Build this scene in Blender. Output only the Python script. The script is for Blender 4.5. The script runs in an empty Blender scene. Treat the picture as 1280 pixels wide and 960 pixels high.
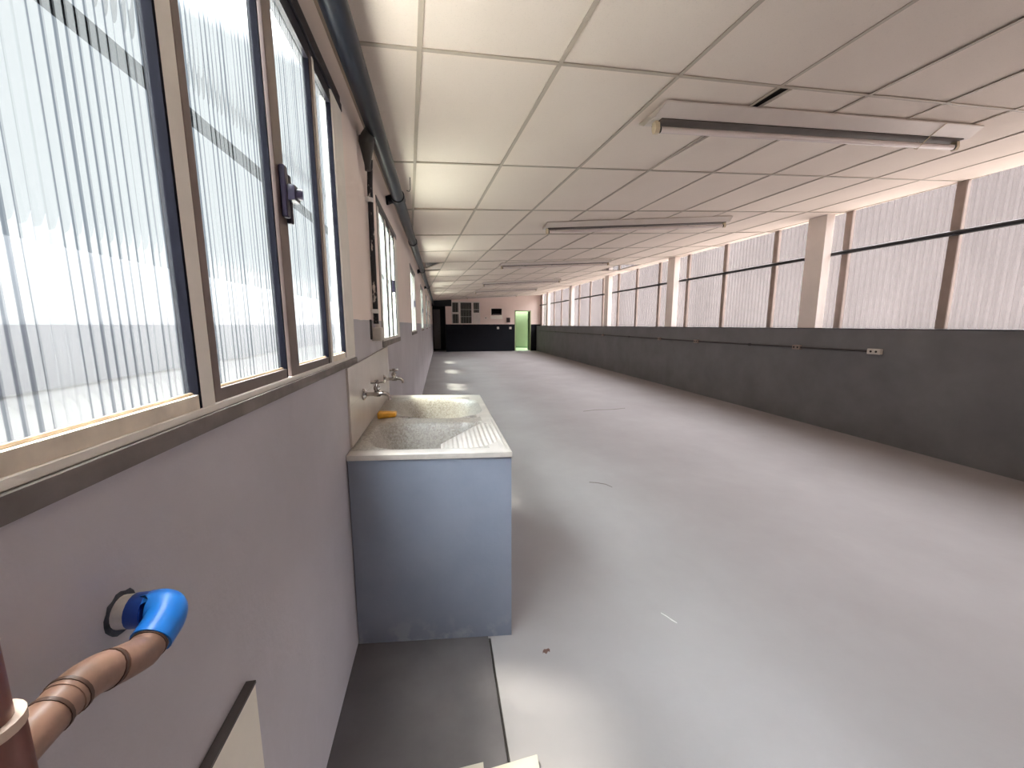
import bpy, bmesh, math, random
from mathutils import Vector, Matrix
random.seed(7)
SC = bpy.context.scene
COL = SC.collection
PI = math.pi

# ------------------------------------------------------------------ materials
def nodes_of(name):
    m = bpy.data.materials.new(name); m.use_nodes = True
    nt = m.node_tree; nt.nodes.clear()
    out = nt.nodes.new('ShaderNodeOutputMaterial')
    return m, nt, out

def noise(nt, scale, detail=4, rough=.55, stretch=None):
    geo = nt.nodes.new('ShaderNodeNewGeometry')
    n = nt.nodes.new('ShaderNodeTexNoise')
    n.inputs['Scale'].default_value = scale; n.inputs['Detail'].default_value = detail
    n.inputs['Roughness'].default_value = rough
    if stretch:
        mp = nt.nodes.new('ShaderNodeMapping'); mp.inputs['Scale'].default_value = stretch
        nt.links.new(geo.outputs['Position'], mp.inputs['Vector']); nt.links.new(mp.outputs['Vector'], n.inputs['Vector'])
    else:
        nt.links.new(geo.outputs['Position'], n.inputs['Vector'])
    return n.outputs['Fac']

def ramp(nt, fac, lo, hi, c0, c1):
    r = nt.nodes.new('ShaderNodeValToRGB')
    r.color_ramp.elements[0].position = lo; r.color_ramp.elements[1].position = hi
    r.color_ramp.elements[0].color = (*c0, 1); r.color_ramp.elements[1].color = (*c1, 1)
    nt.links.new(fac, r.inputs['Fac']); return r.outputs['Color']

def mixc(nt, fac, a, b):
    mx = nt.nodes.new('ShaderNodeMix'); mx.data_type = 'RGBA'
    def put(sock, v):
        if hasattr(v, 'is_output') or hasattr(v, 'links'): nt.links.new(v, sock)
        elif isinstance(v, (int, float)): sock.default_value = v
        else: sock.default_value = (*v, 1)
    put(mx.inputs[0], fac); put(mx.inputs[6], a); put(mx.inputs[7], b)
    return mx.outputs[2]

def math_n(nt, op, a, b=None, c=None):
    n = nt.nodes.new('ShaderNodeMath'); n.operation = op
    for i, v in enumerate((a, b, c)):
        if v is None: continue
        if isinstance(v, (int, float)): n.inputs[i].default_value = v
        else: nt.links.new(v, n.inputs[i])
    return n.outputs[0]

def vary(c, k): return tuple(max(0, min(1, x*k)) for x in c)

def principled(nt, out, color, rough=.6, metal=0, bump=None, bump_s=.2, spec=.5):
    p = nt.nodes.new('ShaderNodeBsdfPrincipled')
    if isinstance(color, tuple): p.inputs['Base Color'].default_value = (*color, 1)
    else: nt.links.new(color, p.inputs['Base Color'])
    p.inputs['Roughness'].default_value = rough; p.inputs['Metallic'].default_value = metal
    p.inputs['Specular IOR Level'].default_value = spec
    if bump is not None:
        b = nt.nodes.new('ShaderNodeBump'); b.inputs['Strength'].default_value = bump_s
        b.inputs['Distance'].default_value = .01
        nt.links.new(bump, b.inputs['Height']); nt.links.new(b.outputs['Normal'], p.inputs['Normal'])
    nt.links.new(p.outputs[0], out.inputs['Surface'])
    return p

def mat(name, c, rough=.6, metal=0, var=.08, scale=6, bump=0, spec=.5, detail=5):
    m, nt, out = nodes_of(name)
    n = noise(nt, scale, detail)
    col = ramp(nt, n, .3, .7, vary(c, 1-var), vary(c, 1+var))
    principled(nt, out, col, rough, metal, n if bump else None, bump, spec)
    return m

def wallpaint(name, low, high, zl, var=.06, stains=True):
    """two painted zones: a dado below height zl, plain paint above, with a hand-painted edge"""
    m, nt, out = nodes_of(name)
    geo = nt.nodes.new('ShaderNodeNewGeometry')
    sep = nt.nodes.new('ShaderNodeSeparateXYZ'); nt.links.new(geo.outputs['Position'], sep.inputs[0])
    wob = noise(nt, 9, 3)
    z = math_n(nt, 'MULTIPLY_ADD', wob, .012, sep.outputs['Z'])
    mask = math_n(nt, 'GREATER_THAN', z, zl)
    n1 = noise(nt, 1.6, 6, .6); n2 = noise(nt, 60, 3, .6)
    a = ramp(nt, n1, .3, .72, vary(low, 1-var*1.5), vary(low, 1+var*1.8))
    b = ramp(nt, n1, .3, .7, vary(high, 1-var*.6), vary(high, 1+var*.6))
    if stains:
        st = noise(nt, 3.2, 7, .7, (1, 1, .35))
        a = mixc(nt, ramp(nt, st, .56, .75, (0, 0, 0), (.35, .35, .35)), a, vary(low, 1.35))
    col = mixc(nt, mask, a, b)
    principled(nt, out, col, .7, 0, n2, .12, .15)
    return m

BEIGE = (.64, .55, .51)
M = {}
M['paint_left'] = wallpaint('wall paint grey dado and rose beige', (.50, .48, .515), (.90, .79, .73), 1.452)
M['paint_far'] = wallpaint('far wall paint navy dado', (.010, .011, .015), (.84, .70, .64), 1.45, .05, False)
M['paint_parapet'] = mat('parapet dark grey paint', (.19, .19, .20), .6, 0, .12, 2.2, .05, .3)
M['parapet_cap'] = mat('parapet dark top', (.045, .043, .045), .7, 0, .15, 8)
M['plain'] = mat('plain beige paint', BEIGE, .7, 0, .05, 2)
M['pillar'] = mat('pillar off white paint', (.88, .80, .74), .6, 0, .05, 3)
M['alcove'] = mat('alcove near black', (.016, .018, .021), .6, 0, .1, 3)  # one near black colour for alcove walls, beam and door frame
M['alcove_door'] = mat('alcove grey door', (.30, .28, .28), .5, 0, .06, 3)
M['void'] = mat('dark roof void', (.03, .028, .026), .9, 0, .2, 3)

def floor_mat():
    m, nt, out = nodes_of('smooth grey screed floor')
    n1 = noise(nt, .9, 7, .62); n2 = noise(nt, 3.5, 6, .6, (1.5, .5, 1)); n3 = noise(nt, 45, 4, .6)
    a = ramp(nt, n1, .3, .7, (.28, .266, .27), (.342, .33, .336))
    b = ramp(nt, n2, .35, .72, (0, 0, 0), (.5, .5, .5))
    col = mixc(nt, b, a, (.305, .293, .298))
    speck = ramp(nt, noise(nt, 14, 6, .75), .70, .78, (0, 0, 0), (.5, .5, .5))
    col = mixc(nt, speck, col, (.22, .195, .185))
    principled(nt, out, col, .8, 0, n3, .05, .12)
    return m
M['floor'] = floor_mat()
M['slab'] = mat('cement slab with wall shade', (.115, .108, .113), .8, 0, .12, 5, .05, .12)
M['groove'] = mat('groove dirt', (.05, .045, .042), .9, 0, .2, 30)

def tile_mat():
    m, nt, out = nodes_of('mineral fibre ceiling tile')
    n1 = noise(nt, .8, 4); n2 = noise(nt, 160, 2, .5)
    a = ramp(nt, n1, .3, .7, (.77, .675, .59), (.83, .735, .645))
    p = ramp(nt, n2, .28, .42, (.80, .80, .80), (1, 1, 1))
    mx = nt.nodes.new('ShaderNodeMix'); mx.data_type = 'RGBA'; mx.blend_type = 'MULTIPLY'
    mx.inputs[0].default_value = .35
    nt.links.new(a, mx.inputs[6]); nt.links.new(p, mx.inputs[7])
    principled(nt, out, mx.outputs[2], .85, 0, n2, .08, .2)
    return m
M['tile'] = tile_mat()
M['tbar'] = mat('ceiling tee bar cream', (.47, .40, .32), .5, 0, .05, 4)
M['alu'] = mat('pale aluminium', (.80, .76, .70), .45, .12, .06, 10)
M['rail'] = mat('cream dusty rail', (.78, .69, .57), .5, .05, .15, 18)
M['brown_alu'] = mat('brown anodised aluminium', (.19, .145, .13), .38, .3, .12, 14)
M['dark_alu'] = mat('dark bronze frame', (.022, .022, .03), .35, .2, .15, 12)
M['rubber'] = mat('black rubber gasket', (.005, .005, .010), .8, 0, .1, 20, 0, .1)
M['dirt_bead'] = mat('yellowed putty bead', (.38, .27, .17), .8, 0, .25, 40)
M['sill'] = mat('bare cement sill', (.20, .175, .165), .8, 0, .28, 9, .3)
M['latch'] = mat('dark violet latch', (.018, .012, .035), .35, 0, .1, 10)
M['bar_matt'] = mat('matt black cable', (.006, .006, .007), 1, 0, .1, 10, 0, 0)
M['mullion'] = mat('brown grey mullion steel', (.33, .26, .225), .55, 0, .1, 7)
M['bar'] = mat('black tie pipe', (.012, .012, .016), .5, 0, .1, 10)
M['black_pipe'] = mat('black drain pipe', (.010, .013, .020), .38, 0, .2, 9, .05, .28)
M['olive'] = mat('olive black cone', (.05, .048, .042), .5, 0, .15, 9)
M['chrome'] = mat('chrome', (.50, .48, .47), .14, 1, .03, 10)
M['pvc_brown'] = mat('brown water pipe', (.27, .155, .112), .36, 0, .3, 30, .05)
M['pvc_red'] = mat('red brown riser', (.17, .055, .038), .35, 0, .2, 20, .05)
M['pvc_ring'] = mat('dark joint glue', (.075, .035, .022), .5, 0, .2, 30)
M['pvc_rim'] = mat('pale socket rim', (.62, .47, .38), .4, 0, .1, 20)
M['blue'] = mat('blue plastic fitting', (.012, .20, .72), .3, 0, .1, 12)
M['blue_dark'] = mat('deep blue plastic', (.010, .06, .36), .35, 0, .1, 12)
M['white_tape'] = mat('white collar', (.72, .70, .68), .55, 0, .15, 40)
M['plaster_hole'] = mat('broken plaster rim with shadow', (.07, .08, .10), .85, 0, .45, 50, .4)
M['white'] = mat('white enamel', (.70, .645, .58), .45, 0, .04, 6)
M['lamp_white'] = mat('lamp tray enamel', (.66, .585, .525), .4, 0, .04, 6)
M['tray_shade'] = mat('painted shade under tray', (.075, .055, .042), .6, 0, .2, 14)
M['patch_white'] = mat('fresh white plaster', (.92, .88, .80), .7, 0, .05, 20)
M['tube'] = mat('unlit tube glass', (.80, .70, .66), .22, 0, .03, 6)
M['ivory'] = mat('ivory lampholder', (.66, .55, .38), .45, 0, .08, 20)
M['dark'] = mat('dark detail', (.02, .018, .016), .6, 0, .1, 20)
M['backsplash_dirt'] = mat('cream grout', (.50, .44, .40), .7, 0, .1, 20)
M['tank_paint'] = None
M['soap'] = mat('orange soap', (.80, .40, .04), .55, 0, .15, 30, .15)
M['steel_grey'] = mat('galvanised conduit', (.055, .052, .052), .5, .1, .12, 20)
M['outlet'] = mat('pale outlet cover', (.62, .58, .53), .45, 0, .08, 30)
M['black_box'] = mat('dark maroon box', (.03, .012, .012), .5, 0, .1, 10)
M['green'] = mat('green painted room', (.12, .165, .082), .6, 0, .06, 1.5)
M['green_dark'] = mat('dark green skirting', (.06, .12, .05), .6, 0, .06, 4)
M['green_frame'] = mat('green door frame', (.33, .38, .22), .5, 0, .06, 6)
M['grille'] = mat('white window bars', (.74, .69, .65), .5, 0, .06, 10)
M['grille_thin'] = mat('grey window bars', (.40, .41, .38), .5, 0, .06, 10)
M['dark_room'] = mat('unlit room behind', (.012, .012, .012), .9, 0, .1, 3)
M['board_edge'] = mat('cream board', (.86, .82, .73), .6, 0, .04, 6)
M['ground'] = mat('pale yard paving', (.80, .76, .69), .9, 0, .1, 1.5)
M['neighbour'] = mat('neighbour grey render', (.058, .057, .057), .9, 0, .1, 1)
M['neighbour_dark'] = mat('dark strip on neighbour wall', (.019, .018, .02), .9, 0, .1, 2)
M['sky_mask'] = mat('dark sky mask render', (.050, .043, .041), .9, 0, .06, .6)
M['ground_dark'] = mat('grey yard asphalt', (.55, .50, .47), .9, 0, .1, 1.5)
M['peel_black'] = None

def tank_paint():
    m, nt, out = nodes_of('blue grey masonry paint with scuffs')
    geo = nt.nodes.new('ShaderNodeNewGeometry')
    sep = nt.nodes.new('ShaderNodeSeparateXYZ'); nt.links.new(geo.outputs['Position'], sep.inputs[0])
    n1 = noise(nt, 2.2, 6, .6)
    a = ramp(nt, n1, .3, .72, (.215, .245, .315), (.27, .30, .375))
    low = nt.nodes.new('ShaderNodeMapRange'); low.inputs[1].default_value = .0; low.inputs[2].default_value = .13
    low.inputs[3].default_value = 1; low.inputs[4].default_value = 0
    nt.links.new(sep.outputs['Z'], low.inputs[0])
    sp = noise(nt, 8, 5, .6)
    k = math_n(nt, 'MULTIPLY', ramp(nt, sp, .5, .6, (0, 0, 0), (1, 1, 1)), low.outputs[0])
    col = mixc(nt, math_n(nt, 'MULTIPLY', k, .55), a, (.42, .44, .48))
    principled(nt, out, col, .65, 0, noise(nt, 50, 3), .08, .15)
    return m
M['tank_paint'] = tank_paint()

def terrazzo():
    m, nt, out = nodes_of('speckled washed cement')
    geo = nt.nodes.new('ShaderNodeNewGeometry')
    v = nt.nodes.new('ShaderNodeTexVoronoi'); v.inputs['Scale'].default_value = 130
    nt.links.new(geo.outputs['Position'], v.inputs['Vector'])
    bw = nt.nodes.new('ShaderNodeRGBToBW'); nt.links.new(v.outputs['Color'], bw.inputs[0])
    a = ramp(nt, bw.outputs[0], .2, .8, (.27, .245, .215), (.45, .42, .385))
    n1 = noise(nt, 7, 5)
    col = mixc(nt, ramp(nt, n1, .35, .7, (0, 0, 0), (.5, .5, .5)), a, (.40, .365, .32))
    principled(nt, out, col, .38, 0, bw.outputs[0], .05, .5)
    return m
M['terrazzo'] = terrazzo()
M['rim_white'] = mat('worn white cement rim', (.54, .505, .47), .45, 0, .12, 12)
M['washboard'] = mat('white scrubbing board cement', (.56, .525, .49), .45, 0, .1, 10)

def backsplash():
    m, nt, out = nodes_of('cream glazed wall tiles')
    geo = nt.nodes.new('ShaderNodeNewGeometry')
    sep = nt.nodes.new('ShaderNodeSeparateXYZ'); nt.links.new(geo.outputs['Position'], sep.inputs[0])
    def line(s, pitch, off, w):
        f = math_n(nt, 'FRACT', math_n(nt, 'DIVIDE', math_n(nt, 'SUBTRACT', s, off), pitch))
        return math_n(nt, 'LESS_THAN', f, w)
    g = math_n(nt, 'MAXIMUM', line(sep.outputs['Y'], .205, 1.75, .012), line(sep.outputs['Z'], .185, .885, .014))
    n1 = noise(nt, 5, 4)
    a = ramp(nt, n1, .3, .7, (.60, .545, .50), (.68, .625, .58))
    col = mixc(nt, math_n(nt, 'MULTIPLY', g, .35), a, (.44, .39, .36))
    principled(nt, out, col, .25, 0, None, .1, .5)
    return m
M['backsplash'] = backsplash()

def peeling():
    m, nt, out = nodes_of('black pipe with peeling white paint')
    n = noise(nt, 26, 6, .7, (1, 1, .35))
    col = ramp(nt, n, .56, .60, (.012, .012, .015), (.58, .52, .48))
    principled(nt, out, col, .5, 0, n, .3, .4)
    return m
M['peel_black'] = peeling()

def ribbed_glass():
    """ribbed window glass: mostly clear, partly scattering"""
    m, nt, out = nodes_of('ribbed translucent glass')
    tr = nt.nodes.new('ShaderNodeBsdfTransparent'); tr.inputs[0].default_value = (.86, .89, .88, 1)
    rf = nt.nodes.new('ShaderNodeBsdfRefraction'); rf.inputs['Color'].default_value = (.86, .89, .88, 1)
    rf.inputs['IOR'].default_value = 1.12; rf.inputs['Roughness'].default_value = .06
    tl = nt.nodes.new('ShaderNodeBsdfTranslucent'); tl.inputs[0].default_value = (.42, .46, .47, 1)
    gl = nt.nodes.new('ShaderNodeBsdfGlossy'); gl.inputs['Roughness'].default_value = .12
    gl.inputs[0].default_value = (.9, .95, 1, 1)
    m1 = nt.nodes.new('ShaderNodeMixShader'); m1.inputs[0].default_value = .40
    m2 = nt.nodes.new('ShaderNodeMixShader'); m2.inputs[0].default_value = .05
    m3 = nt.nodes.new('ShaderNodeMixShader'); m3.inputs[0].default_value = .04
    nt.links.new(tr.outputs[0], m1.inputs[1]); nt.links.new(rf.outputs[0], m1.inputs[2])
    nt.links.new(m1.outputs[0], m2.inputs[1]); nt.links.new(tl.outputs[0], m2.inputs[2])
    nt.links.new(m2.outputs[0], m3.inputs[1]); nt.links.new(gl.outputs[0], m3.inputs[2])
    # dark tint painted on steep flanks where ribs meet, standing in for bent light
    geo = nt.nodes.new('ShaderNodeNewGeometry'); sp = nt.nodes.new('ShaderNodeSeparateXYZ')
    nt.links.new(geo.outputs['True Normal'], sp.inputs[0])
    mrn = nt.nodes.new('ShaderNodeMapRange')
    for i_, v_ in enumerate((.36, .40, 0, 1)): mrn.inputs[i_+1].default_value = v_
    nt.links.new(math_n(nt, 'ABSOLUTE', sp.outputs['Y']), mrn.inputs[0])
    dk = nt.nodes.new('ShaderNodeBsdfTransparent'); dk.inputs[0].default_value = (.36, .40, .44, 1)
    m4 = nt.nodes.new('ShaderNodeMixShader')
    nt.links.new(mrn.outputs[0], m4.inputs[0]); nt.links.new(m3.outputs[0], m4.inputs[1]); nt.links.new(dk.outputs[0], m4.inputs[2])
    nt.links.new(m4.outputs[0], out.inputs['Surface'])
    return m
M['glass'] = ribbed_glass()
def clear_back():
    m, nt, out = nodes_of('smooth outer glass face')
    tr = nt.nodes.new('ShaderNodeBsdfTransparent'); tr.inputs[0].default_value = (.97, .985, .985, 1)
    nt.links.new(tr.outputs[0], out.inputs['Surface']); return m
M['glass_back'] = clear_back()
def plain_glass():
    m, nt, out = nodes_of('finely ribbed pale green glass')
    tr = nt.nodes.new('ShaderNodeBsdfTransparent'); tr.inputs[0].default_value = (.76, .84, .80, 1)
    tl = nt.nodes.new('ShaderNodeBsdfTranslucent'); tl.inputs[0].default_value = (.42, .46, .44, 1)
    mx = nt.nodes.new('ShaderNodeMixShader'); mx.inputs[0].default_value = .12
    nt.links.new(tr.outputs[0], mx.inputs[1]); nt.links.new(tl.outputs[0], mx.inputs[2])
    nt.links.new(mx.outputs[0], out.inputs['Surface']); return m
M['glass_far'] = plain_glass()

def sheet_mat():
    m, nt, out = nodes_of('milky corrugated translucent sheet')
    n = noise(nt, 1.1, 5, .6, (1, 1, .5))
    col = ramp(nt, n, .3, .7, (.034, .0295, .029), (.05, .044, .043))
    tr = nt.nodes.new('ShaderNodeBsdfTransparent'); tr.inputs[0].default_value = (.82, .78, .77, 1)
    tl = nt.nodes.new('ShaderNodeBsdfTranslucent'); nt.links.new(col, tl.inputs[0])
    df = nt.nodes.new('ShaderNodeBsdfDiffuse'); df.inputs[0].default_value = (.30, .27, .262, 1)
    mx = nt.nodes.new('ShaderNodeMixShader'); mx.inputs[0].default_value = .25
    nt.links.new(tl.outputs[0], mx.inputs[1]); nt.links.new(df.outputs[0], mx.inputs[2])
    m2 = nt.nodes.new('ShaderNodeMixShader'); m2.inputs[0].default_value = .6
    nt.links.new(tr.outputs[0], m2.inputs[1]); nt.links.new(mx.outputs[0], m2.inputs[2])
    # the steep flanks of the corrugation are thicker to look through
    geo = nt.nodes.new('ShaderNodeNewGeometry'); sp = nt.nodes.new('ShaderNodeSeparateXYZ')
    nt.links.new(geo.outputs['Normal'], sp.inputs[0])
    mrn = nt.nodes.new('ShaderNodeMapRange')
    for i_, v_ in enumerate((.35, .75, .69, .79)): mrn.inputs[i_+1].default_value = v_
    nt.links.new(math_n(nt, 'ABSOLUTE', sp.outputs['Y']), mrn.inputs[0]); nt.links.new(mrn.outputs[0], m2.inputs[0])
    nt.links.new(m2.outputs[0], out.inputs['Surface'])
    return m
M['sheet'] = sheet_mat()

# ------------------------------------------------------------------ mesh helpers
def quad(bm, pts):
    return bm.faces.new([bm.verts.new(p) for p in pts])

def box(bm, x0, x1, y0, y1, z0, z1):
    v = [bm.verts.new((x, y, z)) for x in (x0, x1) for y in (y0, y1) for z in (z0, z1)]
    for f in ((0, 1, 3, 2), (4, 6, 7, 5), (0, 4, 5, 1), (2, 3, 7, 6), (0, 2, 6, 4), (1, 5, 7, 3)):
        bm.faces.new([v[i] for i in f])

def bbox(bm, x0, x1, y0, y1, z0, z1, r=.004, seg=2):
    t = bmesh.new(); box(t, x0, x1, y0, y1, z0, z1)
    bmesh.ops.recalc_face_normals(t, faces=t.faces)
    bmesh.ops.bevel(t, geom=t.edges[:], offset=r, segments=seg, affect='EDGES', profile=.7)
    me = bpy.data.meshes.new('tmp'); t.to_mesh(me); t.free(); bm.from_mesh(me); bpy.data.meshes.remove(me)

def frame_of(d):
    d = d.normalized()
    up = Vector((0, 0, 1)) if abs(d.z) < .9 else Vector((0, 1, 0))
    a = d.cross(up).normalized(); return a, a.cross(d).normalized()

def tube(bm, pts, r, n=16, cap=True):
    """swept circle along a polyline; r one radius or one per point"""
    pts = [Vector(p) for p in pts]; rs = r if isinstance(r, (list, tuple)) else [r]*len(pts)
    rings = []; a = None
    for i, p in enumerate(pts):
        d = (pts[min(i+1, len(pts)-1)] - pts[max(i-1, 0)])
        if i and i < len(pts)-1:
            d1 = (p-pts[i-1]).normalized(); d2 = (pts[i+1]-p).normalized(); d = d1+d2
        d.normalize()
        if a is None: a, b = frame_of(d)
        else:
            a = (a - d*a.dot(d)).normalized(); b = a.cross(d)
        rings.append([bm.verts.new(p + (a*math.cos(t)+b*math.sin(t))*rs[i]) for t in [2*PI*k/n for k in range(n)]])
    for r0, r1 in zip(rings, rings[1:]):
        for k in range(n): bm.faces.new((r0[k], r0[(k+1) % n], r1[(k+1) % n], r1[k]))
    if cap:
        bm.faces.new(rings[0][::-1]); bm.faces.new(rings[-1])

def arc(p0, corner, p1, k=6):
    """quadratic bend between p0 and p1 around corner"""
    p0, c, p1 = Vector(p0), Vector(corner), Vector(p1)
    return [p0*(1-t)**2 + c*2*t*(1-t) + p1*t*t for t in [i/k for i in range(k+1)]]

def prism(bm, poly, z0, z1):
    b = [bm.verts.new((x, y, z0)) for x, y in poly]; t = [bm.verts.new((x, y, z1)) for x, y in poly]
    bm.faces.new(b[::-1]); bm.faces.new(t); n = len(poly)
    for i in range(n): bm.faces.new((b[i], b[(i+1) % n], t[(i+1) % n], t[i]))

def obj(name, bm, material, parent=None, smooth=None, mats=None):
    bmesh.ops.recalc_face_normals(bm, faces=bm.faces[:])
    me = bpy.data.meshes.new(name); bm.to_mesh(me); bm.free()
    o = bpy.data.objects.new(name, me); COL.objects.link(o)
    for m_ in (mats or [material]): me.materials.append(m_)
    if smooth:
        for p in me.polygons: p.use_smooth = True
        me.set_sharp_from_angle(angle=math.radians(smooth))
    if parent:
        o.parent = parent; o.matrix_parent_inverse = Matrix.Translation(-Vector(parent.location)) if parent.type == 'EMPTY' else Matrix()
    return o

def tag(o, label, cat, group=None, kind=None):
    o['label'] = label; o['category'] = cat
    if group: o['group'] = group
    if kind: o['kind'] = kind
    return o

def thing(name, label, cat, loc=(0, 0, 0), group=None, kind=None):
    o = bpy.data.objects.new(name, None); COL.objects.link(o); o.location = loc
    o.empty_display_size = .1
    return tag(o, label, cat, group, kind)

B = bmesh.new

# ------------------------------------------------------------------ measures (metres)
XL, XR, XS = -.40, 5.22, 5.50          # left wall, parapet face, translucent sheet plane
YB, YF = -1.6, 21.2                    # wall behind, far wall
PZ = 1.376                             # parapet top
def ceil_z(x, y): return 2.545 + .063*x + .006*y

# ------------------------------------------------------------------ floor
bm = B()
GX0, GX1, GY1 = .180, .190, 1.595
quad(bm, [(XL-.02, YB, 0), (GX0, YB, 0), (GX0, GY1, 0), (XL-.02, GY1, 0)])
quad(bm, [(GX1, YB, 0), (5.6, YB, 0), (5.6, GY1, 0), (GX1, GY1, 0)])
quad(bm, [(XL-.02, GY1, 0), (GX0, GY1, 0), (GX1, GY1, 0), (5.6, GY1, 0), (5.6, 23.2, 0), (XL-.02, 23.2, 0)])
for x in (GX0, GX1): quad(bm, [(x, YB, 0), (x, GY1, 0), (x, GY1, -.012), (x, YB, -.012)])
quad(bm, [(GX0, GY1, 0), (GX1, GY1, 0), (GX1, GY1, -.012), (GX0, GY1, -.012)])
fl = obj('floor', bm, M['floor'])
tag(fl, 'grey smooth cement floor running the length of the hall', 'floor', kind='structure')
bm = B(); quad(bm, [(GX0, YB, -.011), (GX1, YB, -.011), (GX1, GY1, -.011), (GX0, GY1, -.011)])
obj('groove_bed', bm, M['groove'], fl)
bm = B(); prism(bm, [(XL-.02, YB), (GX0-.001, YB), (GX0-.001, 1.604), (XL-.02, 1.666)], .0005, .0035)
obj('side_slab', bm, M['slab'], fl)  # the wall's shadow is painted into the slab's dark colour

M['rust'] = mat('rusty spot', (.12, .07, .06), .9, 0, .3, 60, 0, .1)
M['scratch'] = mat('pale paint scratch', (.55, .54, .53), .8, 0, .1, 60, 0, .1)
M['scuff'] = mat('dark scuff', (.15, .13, .125), .9, 0, .2, 40, 0, .1)
def mark(name, pts, w, m):
    bm = B(); up = []; dn = []
    for k, (x, y) in enumerate(pts):
        t = w*(.4+.6*math.sin(PI*(k+.5)/len(pts)))*random.uniform(.7, 1.3)
        up.append((x+t*.3, y+t)); dn.append((x-t*.3, y-t))
    bm.faces.new([bm.verts.new((x, y, .0006)) for x, y in up+dn[::-1]]); obj(name, bm, m, fl)
mark('rust_spot', [(.405, 1.475), (.412, 1.482), (.422, 1.476), (.432, 1.484), (.438, 1.478)], .012, M['rust'])
mark('paint_scratch', [(1.045, 1.60), (1.06, 1.575), (1.07, 1.55), (1.085, 1.525)], .006, M['scratch'])
mark('scuff', [(1.30, 3.22), (1.36, 3.20), (1.43, 3.15), (1.46, 3.08)], .012, M['scuff'])
mark('scuff', [(2.30, 6.05), (2.55, 6.12), (2.85, 6.10), (3.1, 6.16)], .02, M['scuff'])

# ------------------------------------------------------------------ left wall with window openings
WINS = [(.0, 1.955, 1.262, 2.395), (2.88, 4.10, 1.29, 2.275), (5.87, 7.08, 1.30, 2.28),
        (8.90, 10.15, 1.31, 2.29), (11.95, 13.15, 1.32, 2.30), (15.0, 16.2, 1.33, 2.31)]
TW = .075
def wall_x(name, x_in, x_out, y0, y1, z0, zt, holes):
    bm = B(); ys = sorted({y0, y1, *[h[0] for h in holes], *[h[1] for h in holes]})
    for a, b in zip(ys, ys[1:]):
        h = [h for h in holes if h[0] <= a+1e-6 and h[1] >= b-1e-6]
        if h:
            spans = [(z0, h[0][2]), (h[0][3], None)]
        else: spans = [(z0, None)]
        for s0, s1 in spans:
            t0 = s1 if s1 is not None else zt(a); t1 = s1 if s1 is not None else zt(b)
            for x in (x_in, x_out): quad(bm, [(x, a, s0), (x, b, s0), (x, b, t1), (x, a, t0)])
    for h in holes:
        a, b, c, d = h
        quad(bm, [(x_in, a, c), (x_out, a, c), (x_out, b, c), (x_in, b, c)])
        quad(bm, [(x_in, a, d), (x_out, a, d), (x_out, b, d), (x_in, b, d)])
        quad(bm, [(x_in, a, c), (x_out, a, c), (x_out, a, d), (x_in, a, d)])
        quad(bm, [(x_in, b, c), (x_out, b, c), (x_out, b, d), (x_in, b, d)])
    bmesh.ops.remove_doubles(bm, verts=bm.verts, dist=1e-5)
    return bm
wl = obj('wall_left', wall_x('w', XL, XL-TW, YB, 22.9, -.05, lambda y: 3.3, WINS), M['paint_left'])
tag(wl, 'left wall with grey dado, rose beige upper paint and row of windows', 'wall', kind='structure')

# ------------------------------------------------------------------ right parapet
bm = B(); box(bm, XR, 5.58, YB, 21.35, -.05, PZ-.012)
wr = obj('wall_right', bm, M['paint_parapet'])
tag(wr, 'long dark grey parapet wall below the translucent sheets', 'wall', kind='structure')
bm = B(); bbox(bm, XR-.004, 5.58, YB, 21.2, PZ-.012, PZ, .003, 1)
obj('coping', bm, M['parapet_cap'], wr)

# near end wall behind the viewer
# (helper wall_y is defined here because both end walls use it)
def wall_y(y_in, y_out, x0, x1, z0, z1, holes):
    bm = B()
    xs = sorted({x0, x1, *[h[i] for h in holes for i in (0, 1)]}); zs = sorted({z0, z1, *[h[i] for h in holes for i in (2, 3)]})
    for a, b in zip(xs, xs[1:]):
        for c, d in zip(zs, zs[1:]):
            if any(h[0] <= a+1e-6 and h[1] >= b-1e-6 and h[2] <= c+1e-6 and h[3] >= d-1e-6 for h in holes): continue
            for y in (y_in, y_out): quad(bm, [(a, y, c), (b, y, c), (b, y, d), (a, y, d)])
    for a, b, c, d in holes:
        quad(bm, [(a, y_in, c), (a, y_out, c), (a, y_out, d), (a, y_in, d)]); quad(bm, [(b, y_in, c), (b, y_out, c), (b, y_out, d), (b, y_in, d)])
        quad(bm, [(a, y_in, d), (b, y_in, d), (b, y_out, d), (a, y_out, d)])
        if c > z0+.01: quad(bm, [(a, y_in, c), (b, y_in, c), (b, y_out, c), (a, y_out, c)])
    for x in (x0, x1): quad(bm, [(x, y_in, z0), (x, y_out, z0), (x, y_out, z1), (x, y_in, z1)])
    bmesh.ops.remove_doubles(bm, verts=bm.verts, dist=1e-5)
    return bm
tag(obj('wall_back', wall_y(YB, YB-.14, XL-.07, 5.62, -.05, 3.3, []), M['plain']), 'plain beige wall closing the near end of the hall', 'wall', kind='structure')

# ------------------------------------------------------------------ far wall with openings
DX0, DX1, DZ1 = 4.00, 4.90, 2.19
GR = (.61, 2.12, 1.46, 2.63)
AC = (2.72, 3.30, 1.94, 2.28)
wf = obj('wall_front', wall_y(YF, YF+.14, .30, 5.62, -.05, 3.3, [(DX0, DX1, -.05, DZ1), GR, AC]), M['paint_far'])
tag(wf, 'far end wall, near black dado below rose beige paint', 'wall', kind='structure')
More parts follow.
